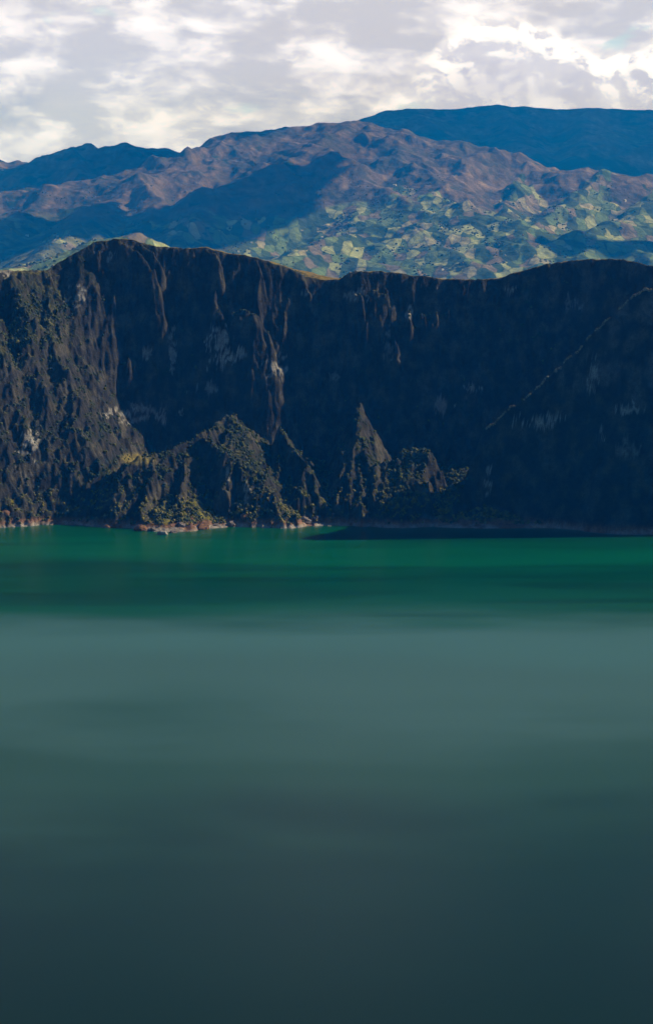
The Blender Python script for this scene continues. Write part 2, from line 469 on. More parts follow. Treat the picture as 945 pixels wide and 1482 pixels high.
def crater_height(X, Y):
    wx = X + 9 * fbm(X / 60, Y / 60, 3, 5) + 4 * fbm(X / 17, Y / 17, 3, 9) + 1.8 * fbm(X / 6, Y / 6, 2, 11)
    wy = Y + 9 * fbm(X / 60, Y / 60, 3, 25) + 4 * fbm(X / 17, Y / 17, 3, 29) + 1.8 * fbm(X / 6, Y / 6, 2, 31)
    RY = np.interp(X, rim_x, rim_y)
    RZ = np.interp(X, rim_x, rim_z)
    RZ = RZ + 2.2 * fbm(X / 22, X * 0 + 3.3, 4, 77)
    YW = np.interp(X, wl_x, wl_y) + 5 * fbm(X / 26, X * 0, 4, 31)
    d = RY - wy
    gul = 10 * (ridged(X / 95, Y / 260, 4, 41) - 0.4) + 7 * fbm(X / 26, Y / 60, 4, 43) + 2.5 * fbm(X / 9, Y / 12, 3, 47)
    fade = sstep(0, 45, d)
    gul = gul + 5 * (ridged(X / 40, Y / 160, 3, 45) - 0.4)
    d2 = d - gul * fade
    wsl = np.interp(X, [-520, -400, -330, 900], [1.25, 1.45, WS, WS])
    zc = np.where(d2 > 0, RZ - wsl * d2, RZ + 0.05 * d2)
    back = np.maximum(-d - 70, 0)
    zc = np.where(d < 0, zc - 0.42 * back, zc)
    tsl = 0.46 + 0.12 * fbm(X / 90, Y / 90, 3, 53)
    toe = (wy - YW) * tsl
    toe = np.minimum(toe, 58 + 26 * fbm(X / 60, Y / 60, 3, 55))
    h = smax(zc, toe, 14)
    reg = np.zeros(X.shape, dtype=np.int32)
    ax_ = wx + 5 * fbm(X / 19, Y / 26, 4, 13) + 3.5 * fbm(X / 7, Y / 9, 2, 15)
    ay_ = wy + 5 * fbm(X / 19, Y / 26, 4, 33) + 3.5 * fbm(X / 7, Y / 9, 2, 35)

    def add(h, pts, sl, sr, rnd, k, rid):
        hr = ridge(ax_, ay_, pts, sl, sr, rnd) if 1 <= rid <= 5 else ridge(0.6 * X + 0.4 * wx, 0.6 * Y + 0.4 * wy, pts, sl, sr, rnd) if rid == 6 else ridge(wx, wy, pts, sl, sr, rnd)
        if rid:
            reg[(hr > h - 1.5)] = rid
        return smax(hr, h, k)
    # left massif, two buttresses falling to the shore
    h = add(h, P((30, 392, 2822), (62, 393, 2850), (70, 430, 2810), (72, 480, 2750), (92, 530, 2700), (112, 575, 2668), (100, 612, 2636), (112, 650, 2606), (132, 686, 2584)), 1.35, 1.5, 3, 8, 1)
    h = add(h, P((20, 396, 2800), (34, 440, 2752), (40, 500, 2700), (62, 560, 2660), (76, 620, 2620), (90, 690, 2574)), 1.4, 1.5, 3, 8, 1)
    h = add(h, P((-20, 430, 2730), (4, 500, 2672), (12, 545, 2646), (34, 600, 2618), (46, 650, 2592), (58, 710, 2560)), 1.3, 1.6, 3, 8, 1)
    h = add(h, P((-60, 520, 2660), (-20, 590, 2620), (2, 650, 2588), (12, 710, 2556)), 1.2, 1.5, 3, 8, 1)
    h = add(h, P((104, 600, 2640), (140, 660, 2606), (170, 690, 2580)), 1.2, 1.3, 4, 8, 1)
    # roofed spur with its rib
    h = add(h, PS((338, 597, 2648), (330, 602, 2640), (312, 613, 2618), (292, 628, 2596), (265, 641, 2582), (240, 652, 2572), (205, 662, 2560), (180, 671, 2552)), 1.25, 1.3, 1.5, 2, 2)
    h = add(h, PS((180, 671, 2552), (150, 690, 2560), (115, 700, 2572)), 1.2, 1.2, 3, 3, 2)
    h = add(h, PS((292, 628, 2596), (315, 647, 2576), (345, 673, 2556), (390, 710, 2530)), 2.0, 0.95, 1.5, 2, 2)
    for fx_, fy_, fd_ in ((318, 650, 2576), (332, 662, 2566), (345, 673, 2556), (358, 684, 2549), (371, 695, 2541), (382, 703, 2536), (391, 709, 2531)):
        h = add(h, PS((336, 600, 2644), ((336 + fx_) / 2, (600 + fy_) / 2 + 1.5, (2644 + fd_) / 2), (fx_, fy_, fd_)), 2.6, 0.95, 4, 4, 2)
    h = add(h, PS((276, 644, 2582), (268, 680, 2554), (260, 718, 2524)), 2.0, 1.5, 1.5, 2, 2)
    h = add(h, PS((225, 656, 2566), (215, 700, 2534), (205, 735, 2506)), 1.8, 1.5, 2, 3, 2)
    h = add(h, PS((332, 664, 2560), (326, 700, 2536)), 2.4, 2.0, 1.5, 2, 2)
    # small sharp spur
    h = add(h, PS((403, 619, 2642), (418, 640, 2614), (437, 667, 2584), (452, 692, 2560), (466, 718, 2536)), 2.4, 1.25, 1.5, 2, 3)
    h = add(h, PS((403, 619, 2642), (404, 660, 2606), (400, 705, 2560)), 2.4, 2.0, 1.5, 2, 3)
    h = add(h, PS((440, 672, 2580), (432, 712, 2540)), 1.8, 1.4, 1.5, 2, 3)
    h = add(h, PS((404, 622, 2640), (424, 665, 2600), (442, 714, 2540)), 2.6, 1.1, 3, 3, 3)
    # slender pinnacle
    h = add(h, PS((518, 582, 2648), (517, 606, 2626), (514, 640, 2594), (508, 690, 2552), (504, 724, 2528)), 2.9, 2.0, 2.0, 2, 4)
    h = add(h, PS((500, 650, 2592), (492, 690, 2556), (488, 724, 2530)), 2.2, 1.8, 2.0, 2, 4)
    h = add(h, PS((521, 630, 2608), (532, 655, 2582), (540, 690, 2554), (546, 722, 2528)), 2.2, 1.5, 2.0, 2, 4)
    h = add(h, PS((518, 590, 2640), (520, 650, 2590), (522, 724, 2528)), 1.8, 1.5, 3, 3, 4)
    # square block with a grassy top
    h = add(h, PS((548, 678, 2576), (576, 658, 2586), (600, 646, 2592), (612, 650, 2586), (622, 652, 2580)), 1.45, 3.0, 8, 2, 5)
    for k_, bx_ in enumerate((556, 566, 576, 586, 595, 604, 613)):
        ty_ = 652 + (0, 3, -1, 2, -3, 1, 2)[k_] + max(0, 600 - bx_) * 0.3
        h = add(h, PS((bx_ - 2, ty_, 2586), (bx_, (ty_ + 728) / 2, 2553), (bx_ + 1, 728 + (k_ % 2) * 4, 2520)), 1.5, 2.8 if bx_ > 610 else 1.5, 5, 4, 5)
    # long spur on the right
    h = add(h, P(*SPUR_CREST), 4.0, 3.0, 1.2, 2, 6)
    h = add(h, P(*SPUR_TAIL), 2.6, 2.6, 2, 3, 6)
    h = add(h, P((898, 448, 2540), (905, 500, 2520), (915, 560, 2505)), 3.4, 3.2, 3, 5, 6)
    # pillars and outcrops standing out of the wall
    for pts_, s_ in (([(172, 349, 3), (190, 356, 9), (206, 370, 13), (219, 390, 15), (229, 412, 14)], 2.5), ([(200, 352, 4), (222, 366, 9), (232, 388, 10)], 2.7), ([(150, 350, 4), (141, 368, 10), (148, 385, 10)], 2.8),
                     ([(295, 360, 3), (312, 366, 7), (318, 376, 8)], 2.8), ([(370, 374, 4), (378, 395, 11), (374, 420, 12), (377, 446, 12)], 3.0),
                     ([(338, 452, 9), (350, 448, 18), (378, 458, 22), (386, 474, 20), (374, 492, 12)], 2.4), ([(352, 450, 18), (366, 478, 18)], 2.5),
                     ([(352, 512, 8), (362, 530, 16), (368, 552, 12)], 2.7), ([(318, 446, 6), (326, 462, 12)], 2.8), ([(63, 392, 4), (58, 410, 10), (54, 430, 10)], 2.6),
                     ([(652, 634, 8), (657, 652, 10)], 2.8), ([(590, 450, 4), (592, 460, 5)], 3), ([(735, 405, 3), (745, 415, 6)], 2.8), ([(510, 425, 5), (524, 428, 8)], 2.9), ([(440, 408, 4), (446, 420, 7)], 2.9)):
        h = add(h, [wallpt(*q) for q in pts_], s_ * 1.5, s_ * 1.3, 2.5, 4, 0)
    # grassy saddle behind the rim
    h0 = h.copy()
    h = add(h, P((390, 378, 2925), (408, 386, 2945), (430, 391, 2955), (455, 397, 2955), (480, 402, 2945), (496, 404, 2930)), 0.35, 0.3, 10, 4, 7)
    sm = sstep(14, -6, d)
    h = h0 + (h - h0) * sm
    reg[(reg == 7) & (sm < 0.5)] = 0
    hs = np.clip(h / 25, 0, 1)
    lump = 7.0 * (ridged(X / 38, Y / 38, 4, 61) - 0.45) + 3.4 * fbm(X / 12, Y / 12, 3, 67) + 2.0 * fbm(X / 5.5, Y / 5.5, 2, 69)
    lump = lump * np.where(reg == 2, 0.55, 1.0)
    lump = lump * np.where(reg == 1, 1.5, np.where((reg >= 3) & (reg <= 5), 1.35, 1.0)) + np.where((reg == 1) | ((reg >= 3) & (reg <= 5)), 1.0, 0.4) * 4.5 * (ridged(X / 15, Y / 18, 3, 65) - 0.42)
    h = h + lump * (0.35 + 0.65 * hs) * (0.25 + 0.75 * sstep(-10, 25, d))
    h = np.maximum(h, -14)
    return h, reg, d, RZ, YW


xs = np.concatenate([np.arange(-1500, -660, 20.0), np.arange(-660, 700, 1.7), np.arange(700, 1500, 20.0)])
ys = np.concatenate([np.arange(2050, 2430, 10.0), np.arange(2430, 2990, 1.55), np.arange(2990, 3700, 22.0)])
GX, GY = np.meshgrid(xs, ys)
GH, REG, GD, GRZ, GYW = crater_height(GX, GY)
crater_V = np.stack([GX, GY, GH], -1)
gy_, gx_ = np.gradient(GH, ys, xs)
slope = np.hypot(gx_, gy_)


def bump_at(px, py, Y, r, s=1.0):
    q = at(px, py, Y)
    return q


# albedo: dark volcanic rock, olive scrub, straw grass on the tops, pale tuff scars and shore
rock = np.array([0.030, 0.028, 0.027])
rock2 = np.array([0.074, 0.066, 0.050])
scrub = np.array([0.022, 0.030, 0.014])
olive = np.array([0.115, 0.105, 0.035])
straw = np.array([0.24, 0.17, 0.055])
tuff = np.array([0.34, 0.32, 0.30])
rust = np.array([0.26, 0.13, 0.075])
nA = fbm(GX / 45, GY / 45, 5, 81)
nB = fbm(GX / 14, GY / 14, 4, 83)
nC = fbm(GX / 24, GH / 30, 4, 85)
col = rock + (rock2 - rock) * sstep(-0.15, 0.35, nC + 0.3 * nB)[..., None]


def blend(col, c, m):
    return col * (1 - m[..., None]) + c * m[..., None]


spurs = (REG >= 1) & (REG <= 5)
veg = sstep(1.9, 1.0, slope - 0.9 * spurs + 0.9 * nB + 0.5 * nA)
col = blend(col, scrub, veg * 0.9)
col = blend(col, olive, sstep(0.95, 0.45, slope - 1.0 * spurs + 0.5 * nB) * sstep(-0.25, 0.25, nA) * 0.9)
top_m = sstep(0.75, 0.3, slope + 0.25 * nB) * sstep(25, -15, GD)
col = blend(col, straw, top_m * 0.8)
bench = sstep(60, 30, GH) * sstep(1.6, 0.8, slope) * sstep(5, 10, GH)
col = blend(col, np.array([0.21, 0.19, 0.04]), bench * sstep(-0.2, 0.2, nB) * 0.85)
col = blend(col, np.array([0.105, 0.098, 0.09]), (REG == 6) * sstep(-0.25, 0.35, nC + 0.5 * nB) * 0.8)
shore = sstep(13, 6, GH + 4 * nB)
col = blend(col, rust, shore * 0.75)
col = blend(col, tuff, sstep(6, 2.0, GH + 3.0 * nB) * sstep(-0.1, 0.2, nA + 0.25) * 0.8)
scars = [(320, 500, 22, 26, .9), (330, 512, 24, 10, .9), (402, 532, 14, 18, .7), (515, 428, 18, 8, .6), (858, 545, 9, 30, .7), (782, 610, 32, 10, .8), (205, 600, 46, 12, .75),
         (868, 628, 8, 8, .8), (908, 592, 20, 8, .8), (705, 692, 6, 22, .8), (214, 512, 8, 12, .6), (250, 505, 6, 30, .7), (112, 430, 14, 16, .7), (640, 588, 14, 14, .55),
         (682, 562, 14, 5, .7), (592, 455, 5, 12, .8), (735, 418, 12, 6, .7), (160, 372, 6, 10, .6), (440, 425, 5, 8, .5), (45, 640, 12, 22, .9), (38, 655, 9, 8, 1.),
         (8, 393, 8, 8, .9), (330, 690, 4, 14, .8), (358, 710, 5, 14, .7), (300, 560, 20, 10, .5), (490, 545, 14, 8, .3), (560, 500, 10, 20, .3), (830, 440, 14, 10, .35), (905, 650, 18, 16, .3)]
# each vertex as a sight line from the lake's near rim, to place the scars seen on the wall
dep = GY * CP + (CAM_Z - GH) * SP
SPX = IW / 2 + F * GX / dep
SPY = IH / 2 - F * ((GH - CAM_Z) * CP + GY * SP) / dep
front = sstep(-5, 5, GD)
nS = fbm(GX / 16, GH / 12, 4, 91) + 0.6 * fbm(GX / 5, GH / 4, 2, 93)
for (a, b, ra, rb, s_) in scars:
    e = ((SPX - a) / ra) ** 2 + ((SPY - b) / rb) ** 2
    m = sstep(0.04, 0.16, nS + 0.22 - 0.32 * e) * front * min(1.0, s_ * 1.2)
    col = blend(col, tuff, m * 0.85)
m = sstep(1.2, 0.4, ((SPX - 602) / 24) ** 2 + ((SPY - 652) / 9) ** 2) * sstep(1.2, 0.6, slope)
col = blend(col, np.array([0.27, 0.23, 0.05]), m * 0.9)
m = sstep(1.2, 0.3, ((SPX - 200) / 28) ** 2 + ((SPY - 664) / 10) ** 2 + 0.5 * nB)
col = blend(col, np.array([0.22, 0.18, 0.05]), m * 0.8)

region = np.where(REG > 0, REG, 0)
region[(GD < -4) & (region != 7)] = 8
specs = {0: ('crater_wall', 'dark sheer crater wall rising from the far shore of the lake', 'crater wall'),
         1: ('cliff', 'scrubby sunlit buttress descending at the left end of the crater wall', 'cliff'),
         2: ('rocky_spur', 'broad roof-shaped spur with a sunlit flank above the jutting shore', 'spur'),
         3: ('rocky_spur', 'small sharp fin of rock just left of the slender pinnacle', 'spur'),
         4: ('rock_pinnacle', 'slender bushy rock pinnacle standing up against the dark wall', 'pinnacle'),
         5: ('rock_block', 'square overgrown rock block with yellow grass on its flat top', 'rock'),
         6: ('rocky_spur', 'long shadowed spur with a thin sunlit crest slanting down from the right', 'spur'),
         7: ('grassy_saddle', 'sunlit grassy dip in the crater rim', 'saddle'),
         8: ('crater_rim', 'narrow sunlit top of the crater rim with straw grass', 'crater rim')}
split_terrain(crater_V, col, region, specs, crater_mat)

# the near side of the crater, under and beside the viewpoint
th = np.radians(np.linspace(105, 435, 120))
rr = np.concatenate([np.linspace(0.0, 420, 24), np.linspace(450, 1500, 14)])
TH, RR = np.meshgrid(th, rr)
RAD = 1240 + 40 * fbm(np.cos(TH) * 4, np.sin(TH) * 4, 4, 101)
NX = (RAD + RR) * np.cos(TH)
NY = 1260 + (RAD + RR) * np.sin(TH)
zr = np.where(RR < 420, 372 * (RR / 420) ** 1.15, 372 - 0.3 * (RR - 420)) - 6
NZ = zr + (12 * fbm(NX / 80, NY / 80, 5, 103)) * np.clip(RR / 60, 0, 1)
keep = np.ones(NX.shape, dtype=bool)
ncol = blend(np.broadcast_to(rock, NX.shape + (3,)).copy(), scrub, sstep(-0.2, 0.2, fbm(NX / 50, NY / 50, 4, 105)) * 0.8)
NV = np.stack([NX, NY, NZ], -1).reshape(-1, 3)
fq = grid_faces(*NX.shape)
cen = NV[fq].mean(1)
fq = fq[~((cen[:, 1] > 2000) & (np.abs(cen[:, 0]) < 1500)) & ~((np.hypot(cen[:, 0], cen[:, 1]) < 60) & (cen[:, 2] > 370))]
me = mesh_np('crater_slope', NV, fq[:, ::-1], crater_mat, col=ncol.reshape(-1, 3))
link('crater_slope', me, kind='structure', label='steep inner slope of the crater below the viewpoint', category='crater slope')

# ------------------------------------------------------------------ lake and ground
def sheet(name, x0, x1, y0, y1, z, mat, nx=2, ny=2):
    gx, gy = np.meshgrid(np.linspace(x0, x1, nx), np.linspace(y0, y1, ny))
    return mesh_np(name, np.stack([gx, gy, gx * 0 + z], -1).reshape(-1, 3), grid_faces(ny, nx), mat, smooth=False)


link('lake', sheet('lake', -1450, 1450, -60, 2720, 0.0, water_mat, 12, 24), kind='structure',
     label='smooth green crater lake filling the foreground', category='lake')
link('ground', sheet('ground', -16000, 16000, -3000, 31000, -120.0, ground_mat, 8, 8), kind='structure',
     label='low valley ground beyond the crater', category='ground')

# ------------------------------------------------------------------ far mountains
K = 1.6            # the mountains stand 9 to 26 km away


def PF(*pts):
    return [at(a, b, c * K) for a, b, c in pts]


us = np.linspace(-0.34, 0.34, 800)
yv = np.concatenate([np.geomspace(3300, 6500, 110), np.geomspace(6530, 12900, 520), np.geomspace(13000, 14500, 30)]) * K
U, FY = np.meshgrid(us, yv)
FX = U * FY
wx = FX + 120 * K * fbm(FX / (900 * K), FY / (900 * K), 4, 201) + 35 * K * fbm(FX / (240 * K), FY / (240 * K), 3, 203)
wy = FY + 120 * K * fbm(FX / (900 * K), FY / (900 * K), 4, 211) + 35 * K * fbm(FX / (240 * K), FY / (240 * K), 3, 213)
FH = np.interp(FY / K, [3300, 4200, 5500, 7000, 8000, 9000, 10000, 11000, 12500, 14500], [110, -30, -60, 28, 236, 460, 668, 796, 732, 250]) + 40 * K * fbm(FX / (1500 * K), FY / (1500 * K), 3, 221)
FREG = np.full(FX.shape, 2, dtype=np.int32)
LVL = np.zeros(FX.shape)
crest = np.full(FX.shape, 1e9)


def addf(pts, sl, sr, rnd, k, rid):
    global FH, crest
    hr = ridge(wx, wy, PF(*pts), sl, sr, rnd * K)
    FREG[hr > FH] = rid
    crest = np.where(hr > FH, 0, crest)
    FH = smax(hr, FH, k * K)


addf([(-200, 240, 12300), (-60, 229, 12300), (0, 227, 12200), (52, 229, 12200), (76, 220, 12150), (106, 208, 12100), (118, 209, 12100), (150, 212, 12100), (170, 211, 12000), (200, 204, 12000), (236, 207, 12000), (266, 214, 12000), (320, 222, 12000)], .42, .42, 25, 30, 1)
addf([(108, 209, 12100), (120, 235, 11500), (128, 262, 10800)], .6, .6, 20, 30, 1)
addf([(-160, 300, 9900), (-60, 282, 10000), (0, 272, 10050), (95, 258, 10150), (160, 245, 10250), (220, 231, 10350), (264, 218, 10500), (320, 203, 10750), (345, 192, 10850), (380, 183, 10950), (440, 178, 11000),
      (480, 171, 11000), (505, 169, 11000), (545, 173, 10950), (590, 182, 10850), (650, 199, 10700), (700, 213, 10600), (740, 227, 10500), (772, 238, 10400), (810, 240, 10300), (845, 238, 10250), (885, 245, 10200), (945, 256, 10200), (1040, 262, 10200), (1300, 280, 10200)], .40, .44, 40, 40, 2)
addf([(500, 171, 10980), (476, 196, 10500), (452, 213, 10200), (400, 234, 9900), (350, 253, 9600), (312, 274, 9300), (290, 300, 9000), (262, 335, 8500), (230, 380, 8000)], .5, .52, 20, 30, 2)
addf([(470, 206, 10300), (500, 226, 10000), (540, 254, 9700), (580, 279, 9400), (612, 300, 9100), (640, 312, 8900)], .5, .5, 20, 30, 2)
addf([(264, 219, 10450), (200, 262, 9800), (150, 296, 9300), (100, 330, 8700), (70, 365, 8200)], .5, .55, 20, 30, 2)
addf([(205, 250, 10000), (225, 285, 9400), (215, 315, 9000), (190, 350, 8500)], .5, .55, 20, 30, 2)
addf([(95, 259, 10100), (40, 300, 9500), (0, 325, 9100), (-40, 350, 8800)], .5, .5, 20, 30, 2)
addf([(590, 183, 10800), (570, 215, 10300), (600, 245, 9900), (632, 262, 9650)], .45, .45, 30, 30, 2)
addf([(700, 214, 10550), (680, 245, 10100), (640, 262, 9700), (600, 275, 9500)], .5, .5, 20, 30, 2)
addf([(575, 262, 9700), (620, 281, 9450), (665, 291, 9150), (706, 305, 8850), (742, 320, 8550), (768, 346, 8150), (772, 380, 7800)], .32, .62, 20, 25, 3)
addf([(405, 372, 8000), (462, 347, 8350), (513, 331, 8650), (548, 323, 8800), (590, 335, 8500), (640, 356, 8150), (690, 382, 7800), (720, 410, 7500)], .38, .42, 20, 25, 3)
addf([(600, 318, 8800), (650, 335, 8450), (700, 360, 8100), (738, 392, 7750)], .36, .6, 20, 25, 3)
addf([(320, 400, 7300), (380, 378, 7550), (440, 366, 7750), (500, 362, 7900), (560, 380, 7650), (620, 400, 7400)], .34, .45, 20, 25, 3)
addf([(885, 246, 10150), (850, 270, 9800), (820, 290, 9500), (800, 310, 9200), (778, 335, 8800)], .45, .45, 20, 25, 4)
addf([(1020, 285, 9700), (945, 300, 9350), (900, 314, 8950), (861, 327, 8650), (815, 341, 8350), (788, 362, 8000), (770, 395, 7600)], .5, .34, 20, 25, 4)
addf([(960, 270, 9900), (930, 300, 9300), (905, 330, 8800)], .45, .45, 20, 25, 4)
addf([(1040, 345, 8600), (960, 352, 8400), (905, 350, 8300), (874, 354, 8150), (845, 370, 7900), (815, 392, 7600)], .6, .36, 20, 25, 4)
addf([(905, 350, 8300), (930, 366, 7900), (950, 390, 7600)], .5, .4, 15, 20, 4)
addf([(760, 238, 10400), (752, 265, 9900), (735, 290, 9500), (730, 305, 9200)], .5, .5, 15, 25, 4)
addf([(-220, 430, 5200), (-110, 405, 5350), (0, 386, 5500), (40, 376, 5600), (110, 353, 5750), (150, 342, 5850), (195, 336, 5950), (235, 348, 6000), (270, 385, 6000)], .3, .55, 15, 20, 5)
g_amp = sstep(90, 570, FH)
near_f = sstep(5000, 7000, FY / K)
gul = ridged(wx / (620 * K), wy / (620 * K), 5, 231)
FH = FH + (26 * K * (ridged(wx / (260 * K), wy / (330 * K), 4, 233) - 0.45) * sstep(700, 1250, FH) + (34 + 24 * sstep(500, 1000, FH)) * K * (gul - 0.5) * near_f + 15 * K * fbm(FX / (210 * K), FY / (210 * K), 4, 241) + 9 * K * fbm(FX / (60 * K), FY / (60 * K), 3, 243)) * (0.35 + 0.65 * g_amp)
dep = FY * CP + (CAM_Z - FH) * SP
FPX = IW / 2 + F * FX / dep
FPY = IH / 2 - F * ((FH - CAM_Z) * CP + FY * SP) / dep
fz = fbm(FX / (700 * K), FY / (700 * K), 4, 251)
field = sstep(1080, 600, FH + 160 * fz) * (0.35 + 0.65 * sstep(-2400, 960, FX + 800 * fz))
field = np.maximum(field, (FREG == 3) * 0.8)
field = np.maximum(field, (FREG == 5) * 0.8)
field = np.maximum(field, (FREG == 4) * 0.62)
wood = np.clip(0.30 + 0.5 * fbm(FX / (400 * K), FY / (400 * K), 4, 261) + 0.15 * sstep(-640, -2240, FX), 0, 1)
moor = sstep(460, 990, FH + 140 * fz)
fcolr = np.stack([field, wood, moor], -1).astype(np.float32)
fspecs = {1: ('mountain', 'dark blue craggy peaks on the skyline at the far left', 'mountain'),
          2: ('mountain', 'broad purple brown mountain with a rounded summit in the middle distance', 'mountain'),
          3: ('hillside', 'lower hillside patched with pale green fields beneath the rounded summit', 'hillside'),
          4: ('hillside', 'folded green hillside of small fields on the far right beyond the crater', 'hillside'),
          5: ('hill', 'low sunlit green ridge showing over the left end of the crater rim', 'hill')}
split_terrain(np.stack([FX, FY, FH], -1), fcolr, FREG, fspecs, far_mat)

us2 = np.linspace(-0.34, 0.34, 420)
yv2 = np.linspace(12600, 17500, 130) * K
U2, BY = np.meshgrid(us2, yv2)
BX = U2 * BY
BH = 444 + 0 * BX
for pts_, s_ in (([(380, 215, 15200), (500, 181, 15500), (530, 171, 15600), (560, 162, 15700), (600, 158, 15800), (660, 155, 15900), (720, 153, 16000), (770, 156, 16000), (815, 158, 16000), (860, 155, 16000), (910, 157, 16000), (960, 161, 16000), (1150, 175, 16000), (1400, 200, 16000)], .42),
                 ([(720, 154, 15950), (740, 185, 15000), (770, 225, 13800)], .45), ([(860, 156, 15900), (850, 190, 14800), (830, 230, 13600)], .45), ([(600, 159, 15700), (640, 190, 14800), (660, 215, 14000)], .45),
                 ([(1000, 165, 15900), (960, 200, 14600), (900, 222, 13900), (860, 235, 13500)], .45)):
    BH = smax(ridge(BX + 150 * K * fbm(BX / (900 * K), BY / (900 * K), 4, 301), BY + 150 * K * fbm(BX / (900 * K), BY / (900 * K), 4, 303), PF(*pts_), s_, s_, 40 * K), BH, 50 * K)
BH = BH + 24 * K * (ridged(BX / (700 * K), BY / (700 * K), 5, 305) - 0.5) + 12 * K * fbm(BX / (150 * K), BY / (150 * K), 4, 307)
BH = BH * sstep(17500, 16700, BY / K) * sstep(12600, 13000, BY / K)
bc = np.stack([0.1 + 0.5 * np.clip(fbm(BX / 1500, BY / 1500, 4, 311), 0, 1), np.clip(0.5 + 0.7 * fbm(BX / 1100, BY / 1600, 4, 313), 0, 1), 0.6 + 0.6 * fbm(BX / 1300, BY / 1300, 4, 315)], -1)
split_terrain(np.stack([BX, BY, BH], -1), bc, np.ones(BX.shape, dtype=np.int32),
              {1: ('mountain', 'hazy deep blue mountain under the tall white cloud at the right', 'mountain')}, far_mat)

# ------------------------------------------------------------------ scrub
def grid_sample(gx, gy, G, x, y):
    i = np.clip(np.searchsorted(gx, x) - 1, 0, len(gx) - 2)
    j = np.clip(np.searchsorted(gy, y) - 1, 0, len(gy) - 2)
    fx = (x - gx[i]) / (gx[i + 1] - gx[i])
    fy = (y - gy[j]) / (gy[j + 1] - gy[j])
    return (G[j, i] * (1 - fx) + G[j, i + 1] * fx) * (1 - fy) + (G[j + 1, i] * (1 - fx) + G[j + 1, i + 1] * fx) * fy


ICO_V = None
import bmesh
bm = bmesh.new()
bmesh.ops.create_icosphere(bm, subdivisions=1, radius=1.0)
ICO_V = np.array([v.co[:] for v in bm.verts])
ICO_F = np.array([[v.index for v in f.verts] for f in bm.faces])
bm.free()


def clump_cloud(px, py, pz, rad, hgt, name, mat, seed, tint0=None):
    """Many small ragged shrubs as one ground-cover mesh."""
    rg = np.random.default_rng(seed)
    n = len(px)
    nv = len(ICO_V)
    V = np.repeat(ICO_V[None], n, 0)
    V = V * (1 + 0.7 * (rg.random((n, nv, 1)) - 0.5))
    V = V * np.stack([rad, rad * (0.8 + 0.4 * rg.random(n)), hgt], -1)[:, None, :]
    V = V + np.stack([px, py, pz], -1)[:, None, :]
    Fc = ICO_F[None] + (np.arange(n) * nv)[:, None, None]
    tint = rg.random(n) if tint0 is None else tint0
    tint = np.repeat(tint[:, None, None], nv, 1)
    cc_ = np.concatenate([tint, np.repeat(rg.random((n, 1, 1)), nv, 1), tint * 0], -1).reshape(-1, 3)
    return mesh_np(name, V.reshape(-1, 3), Fc.reshape(-1, 3), mat, col=cc_, smooth=False)


scrub_mat, t = new_mat('scrub_leaves')
att = t.n('ShaderNodeAttribute', {'attribute_name': 'albedo'})
sa = t.n('ShaderNodeSeparateColor', None, i0=att.outputs['Color'])
pos = t.n('ShaderNodeNewGeometry').outputs['Position']
sc_ = t.ramp(sa.outputs[0], [(0.0, (0.022, 0.040, 0.015)), (0.45, (0.052, 0.070, 0.022)), (0.7, (0.125, 0.125, 0.036)), (0.86, (0.25, 0.20, 0.045)), (0.93, (0.12, 0.085, 0.055)), (1.0, (0.34, 0.29, 0.19))])
finish(t, sc_, 0.9, t.noise(pos, 1.5, 3.0), 0.6, 0.6, 0.1)

n = 90000
sxx = RNG.uniform(-620, 640, n)
syy = RNG.uniform(2445, 2900, n)
hh = grid_sample(xs, ys, GH, sxx, syy)
ss = grid_sample(xs, ys, slope, sxx, syy)
dd = 1.3 * fbm(sxx / 24, syy / 30, 4, 401)
sr_ = grid_sample(xs, ys, spurs.astype(float), sxx, syy)
prob = np.maximum(sstep(1.9, 0.8, ss), sr_ * sstep(4.0, 2.0, ss)) * (1 - 0.6 * (grid_sample(xs, ys, (REG == 2).astype(float), sxx, syy) > 0.5) * (hh > 42)) * sstep(-0.25, 0.3, dd + 0.15) * (hh > 5) * (hh < 330)
prob *= np.where(hh < 40, 1.0, 0.75)
ok = RNG.random(n) < prob
sxx, syy, hh = sxx[ok][:26000], syy[ok][:26000], hh[ok][:26000]
rad = RNG.uniform(0.8, 2.3, len(sxx)) * (1 + 0.5 * (RNG.random(len(sxx)) > 0.93))
# pale tussocks added on the long right spur to draw its sunlit crest
cq = np.array(P(*SPUR_CREST[:8]))
ck = RNG.uniform(0, 7, 1500)
c0, cf = ck.astype(int), (ck % 1)[:, None]
cpt = cq[c0] * (1 - cf) + cq[np.minimum(c0 + 1, 7)] * cf
okc = fbm(cpt[:, 0] / 14, cpt[:, 2] / 14, 3, 431) > -0.12
cpt = cpt[okc]
cx_, cy_ = cpt[:, 0], cpt[:, 1]
offs = np.linspace(-12, 12, 25)
hz_ = np.stack([grid_sample(xs, ys, GH, cx_, cy_ + o_) for o_ in offs])
kb = hz_.argmax(0)
cy_ = cy_ + offs[kb] + RNG.uniform(-0.6, 1.2, len(cx_))
n_main = len(sxx)
sxx, syy = np.concatenate([sxx, cx_]), np.concatenate([syy, cy_])
hh = np.concatenate([hh, grid_sample(xs, ys, GH, cx_, cy_)])
rad = np.concatenate([rad, RNG.uniform(1.0, 2.0, len(cx_))])
stint = RNG.random(len(sxx))
low_ = (hh < 48) & (fbm(sxx / 20, syy / 20, 3, 421) > -0.16)
stint = np.where(low_, 0.40 + 0.47 * stint, stint * 0.70)
stint[n_main:] = RNG.uniform(0.93, 1.0, len(cx_))  # palest tints, so the crest reads as sunlit
me = clump_cloud(sxx, syy, hh + rad * 0.25, rad, rad * RNG.uniform(0.7, 1.25, len(sxx)), 'scrub', scrub_mat, 5, stint)
